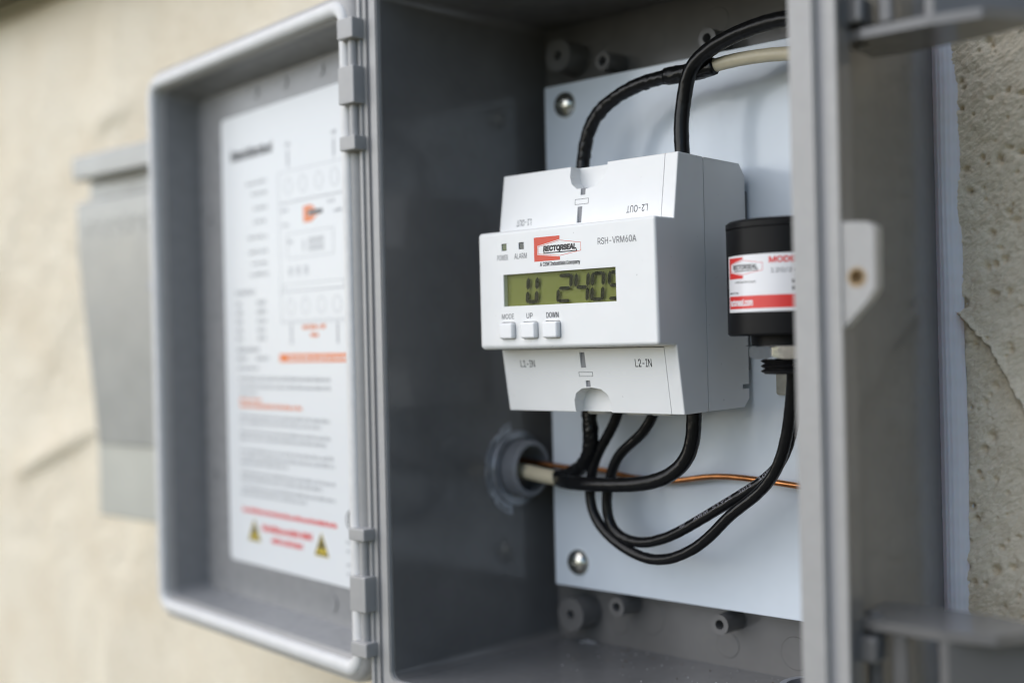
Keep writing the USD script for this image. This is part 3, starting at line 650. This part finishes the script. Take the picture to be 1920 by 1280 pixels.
cable('lower_surge_wire', 'thin black wire from the monitor looping lowest before rising to the surge protector', 'wire',
      [(-5.5, 42, -18), (-8.0, 42.0, -26.5), (-13.4, 42.5, -35.1), (-19.2, 43.0, -42.9), (-23.5, 43.5, -53.9), (-23.3, 43.5, -64.7), (-17.6, 43.0, -72.7), (-7.6, 42.0, -78.5), (7.2, 41.0, -82.1), (20.4, 40.0, -79.6), (35.3, 39.5, -70.7), (45.0, 39.0, -62.0), (56.3, 39.0, -53.5), (64.7, 38.0, -44.3), (69.6, 37.0, -32.8), (72.8, 35.0, -21.4), (75.0, 33.0, -10.3), (75.3, 32.6, -2)], 2.1, BLACK, seed=9, n=160)
c3, p3 = cable('printed_surge_wire', 'thin black wire with white lettering looping just above the lowest one', 'wire',
      [(11.5, 42, -18), (9.3, 42.0, -26.1), (2.4, 42.5, -34.6), (-8.7, 43.0, -43.4), (-13.9, 43.5, -53.3), (-15.6, 43.5, -64.1), (-12.6, 43.5, -72.4), (-4.4, 43.0, -76.2), (11.4, 42.5, -74.3), (29.0, 42.4, -65.6), (50.4, 42.3, -53.2), (62.2, 42.2, -44.4), (68.0, 41.6, -34.5), (71.6, 40, -21.6), (73.2, 37.5, -10.4), (73.2, 36, -2)], 2.1, BLACK, seed=11, n=160)
cable('white_wire', 'slim white wire dropping behind the black wires under the surge protector', 'wire',
      [(79, 40, -6), (78.5, 42, -14), (76, 44, -22), (75, 46, -30), (78, 48, -38), (84, 50, -42), (95, 52, -44)], 0.7, SHEATH, seed=12, rough=0)
cable('copper_wire', 'bare copper ground wire running across the panel from the conduit', 'wire',
      [(-86, 55, -48), (-66, 55.5, -49.6), (-56, 56, -50.4), (-42, 57, -51.2), (-28.5, 57.8, -51.4), (-17.5, 58.2, -53.1), (-7.0, 58.2, -53.8), (8.6, 58.2, -53.4), (21.2, 58.2, -51.4), (40.3, 58.2, -50.8), (62.8, 58, -52.3), (74, 58, -52.9), (92, 58, -52)], 1.15, COPPER, 'strand', 13, 0.08, n=140)
# lettering on the printed wire
def wire_text(p, s, s0, s1, size, r, up=0.75, flipdir=False):
    L = np.r_[0, np.cumsum(np.linalg.norm(np.diff(p, axis=0), axis=1))]
    m = glyphs(s); v = m.vertices; lo, hi = v.min(0), v.max(0)
    u = (v - lo) / (hi - lo)
    sx = s0 + u[:, 0] * (s1 - s0); hy = (u[:, 1] - .5) * size
    C = np.stack([np.interp(sx, L, p[:, k]) for k in range(3)], 1)
    g_ = np.gradient(p, axis=0); g_ /= np.linalg.norm(g_, axis=1, keepdims=True)
    T = np.stack([np.interp(sx, L, g_[:, k]) for k in range(3)], 1); T /= np.linalg.norm(T, axis=1, keepdims=True)
    V = (EYE - C); V /= np.linalg.norm(V, axis=1, keepdims=True); V = V + np.array([0, 0, up])
    N = V - T * (V * T).sum(1, keepdims=True); N /= np.linalg.norm(N, axis=1, keepdims=True)
    Yv = np.cross(N, T)
    a = hy / r
    rr = r + .07 + u[:, 2] * .03
    P = C + rr[:, None] * (np.cos(a)[:, None] * N + np.sin(a)[:, None] * Yv)
    return trimesh.Trimesh(P, m.faces, process=False)
L3 = np.r_[0, np.cumsum(np.linalg.norm(np.diff(p3, axis=0), axis=1))]
def arc_at(x): 
    k = np.argmin(np.abs(p3[:, 0] - x) + 1000 * (L3 < 66)); return L3[k]
for s, xa, xb in (('RU', 21.8, 24.0), ('AWM', 27.8, 34.0), ('STYLE', 36.6, 45.2), ('1015', 48.0, 53.8), ('105', 56.2, 61.0)):
    c3.part('printed_text', wire_text(p3, s, arc_at(xa), arc_at(xb), 1.35, 2.1), WIRETXT, smooth=False)

# ------------------------------------------------------------------ conduit fittings
con = Thing('conduit_fitting', 'grey threaded conduit hub with a scalloped zinc locknut through the left enclosure wall', 'conduit fitting', (-72, CY, CZ))
hub_p = [(9.9, 11.2), (11.2, 11.2), (11.7, 10.6)]
z = 10.2
while z > 0.6: hub_p += [(12.1, z), (12.1, z - .45), (11.55, z - .8), (11.55, z - 1.1)]; z -= 1.4
hub_p += [(12.1, 0), (12.1, -14), (9.9, -14)]
hubm = M3.revolve(CS([np.array(hub_p[::-1], float)], m3.FillRule.Positive), 64)
if hubm.volume() < 1: hubm = M3.revolve(CS([np.array(hub_p, float)], m3.FillRule.Positive), 64)
toX = np.array([[0, 0, 1, -72], [0, 1, 0, CY], [-1, 0, 0, CZ]], float)
LOCKZ = mat('dull_zinc', (0.34, 0.35, 0.37), 0.25, metal=0.6, var=0.15, vscale=200)
HUB = mat('conduit_grey', (0.20, 0.207, 0.225), 0.32, bump=.05)
con.part('hub', hubm.transform(toX), HUB, smooth=25)
ln = Point(0, 0).buffer(18.0, quad_segs=24).difference(shapely.union_all([Polygon([(17.3 * math.cos(a - .05), 17.3 * math.sin(a - .05)), (19 * math.cos(a - .07), 19 * math.sin(a - .07)), (19 * math.cos(a + .07), 19 * math.sin(a + .07)), (17.3 * math.cos(a + .05), 17.3 * math.sin(a + .05))]) for a in np.arange(8) * math.pi / 4 + .65]))
lnm = ez(ln, 0, 1.6) + (M3.cylinder(2.6, 14.8, 14.2, 64))
lnm = lnm - M3.cylinder(9, 11.2, 11.2, 64).translate((0, 0, -1))
for k in range(8):
    a = k * math.pi / 4 + .26
    lnm = lnm - (ez(Polygon([(16.2 * math.cos(a - .2), 16.2 * math.sin(a - .2)), (17.2 * math.cos(a - .2), 17.2 * math.sin(a - .2)), (17.4 * math.cos(a), 17.4 * math.sin(a)), (17.2 * math.cos(a + .2), 17.2 * math.sin(a + .2)), (16.2 * math.cos(a + .2), 16.2 * math.sin(a + .2)), (16.8 * math.cos(a), 16.8 * math.sin(a))]), 1.15, 4))
shift = np.array([[0, 0, 1, -71.5], [0, 1, 0, CY], [-1, 0, 0, CZ]], float)
lnm = lnm.scale((1.13, 1.13, 1.25))
con.part('locknut', lnm.transform(shift), LOCKZ, smooth=22)
fh = Thing('conduit_fitting', 'grey conduit hub standing on the enclosure floor behind the right rim', 'conduit fitting', (79, 38, -128))
fh.part('hub', cyl_z(79, 38, -140, -118, 13) - cyl_z(79, 38, -142, -116, 10.8), HUB)

# ------------------------------------------------------------------ caulk between enclosure and wall
zs = np.arange(-150, 165, 1.0)
wob = meshkit.fbm(np.stack([zs * .035, 0 * zs, 0 * zs], 1), 3, 5) - .5
wob2 = meshkit.fbm(np.stack([zs * .06, 0 * zs + 9, 0 * zs], 1), 3, 15) - .5
rib = np.array([math.sin(z_ * .9) for z_ in zs]) * 0.08
V = []
NR = 26
for i, z_ in enumerate(zs):
    lean = 0.012 * (z_ - 20)
    x0 = 108.0 - 0 * lean; w = 8.9 + 1.6 * wob[i]; off = 0.8 * wob2[i] - lean * .0
    for k in range(NR):
        t = k / (NR - 1)
        x = 107.6 + t * (w + 0.6 + off * t)
        y = 77.6 - 3.6 * math.sin(math.pi * (0.12 + 0.88 * t)) ** 0.8 + 0.10 * math.sin(t * 40) - rib[i] - 0.5 * wob[i]
        V.append((x, y, z_))
F = []
n = len(zs)
for i in range(n - 1):
    for k in range(NR - 1):
        a = i * NR + k
        F += [(a, a + 1, a + NR + 1), (a, a + NR + 1, a + NR)]
back0 = len(V)
for z_ in (zs[0], zs[-1]): V += [(107.6, 80, z_), (118, 80, z_)]
F += [(back0, back0 + 2, back0 + 3), (back0, back0 + 3, back0 + 1)]
loose('caulk_bead', (np.array(V), np.array(F)), CAULK, 'wavy white caulk bead between the enclosure and the stucco wall', 'caulk', smooth=True)

# ------------------------------------------------------------------ the other box on the wall, far left
dis = Thing('disconnect_box', 'out of focus grey metal disconnect box on the wall left of the open door', 'disconnect box', (-335, 77, -97))
dis.part('base', rbox(-404, -262, 37, 76, -97, 90, 2), PALE_FAR)
dis.part('neck', rbox(-400, -266, 33, 76, 88, 110, 2), GREY_FAR)
dis.part('hood', rhull([(-399, 24, 106.5), (-264, 24, 106.5), (-399, 72, 106.5), (-264, 72, 106.5), (-399, 24, 117.5), (-264, 24, 117.5), (-399, 72, 121), (-264, 72, 121)], 1.5), GREY_FAR)
cp = Polygon([(48, 101.5), (24.5, 91), (24.5, 62), (35.4, -53), (48, -53)])
COV = dis.part('cover', rhull([(x, y, z) for x in (-399, -266) for y, z in np.array(cp.buffer(-1.2, join_style='mitre').exterior.coords)[:-1]], 1.2), GREY_FAR)
em = []
for k in range(9):
    x = -388 + k * 12
    em.append(bx(x, x + 2.2, 24.0, 25, 70, 80)); em.append(bx(x + 2.2, x + 7, 24.0, 25, 77.8, 80))
    if k % 2: em.append(bx(x + 2.2, x + 6, 24.0, 25, 70, 72))
dis.part('raised_lettering', cat(*em), GREY_FAR, parent=COV, smooth=False)
dis.part('padlock_hasp', rbox(-320, -300, 30, 40, -103, -92, 1.5), GROOVE)

# ------------------------------------------------------------------ debris on the enclosure floor
cr = []
r4 = np.random.default_rng(9)
for k in range(70):
    c = (r4.uniform(-66, 60), r4.uniform(30, 73), -128.4)
    s_ = abs(r4.normal(0, .13)) + .08
    b = trimesh.creation.icosphere(1, s_); b.vertices *= r4.uniform(.5, 1.4, 3); b.apply_translation(c); cr.append(b)
for c, s_ in (((-48.9, 70.5, -128), 1.3), ((-46.5, 71.0, -128.1), .9), ((-51, 69, -128.2), .8)):
    b = trimesh.creation.icosphere(1, s_); b.vertices *= [1.6, .8, .6]; b.apply_translation(c); cr.append(b)
loose('plastic_crumbs', trimesh.util.concatenate(cr), CRUMB, 'pale plastic crumbs scattered on the enclosure floor', 'debris', kind='stuff', smooth=False)
cr = []
for k in range(26):
    c = (r4.uniform(-40, 70), r4.uniform(45, 73), -128.4)
    s_ = abs(r4.normal(0, .16)) + .09
    b = trimesh.creation.icosphere(1, s_); b.vertices *= r4.uniform(.5, 1.5, 3); b.apply_translation(c); cr.append(b)
loose('dirt_specks', trimesh.util.concatenate(cr), DIRT, 'brown dirt specks on the enclosure floor', 'debris', kind='stuff', smooth=False)
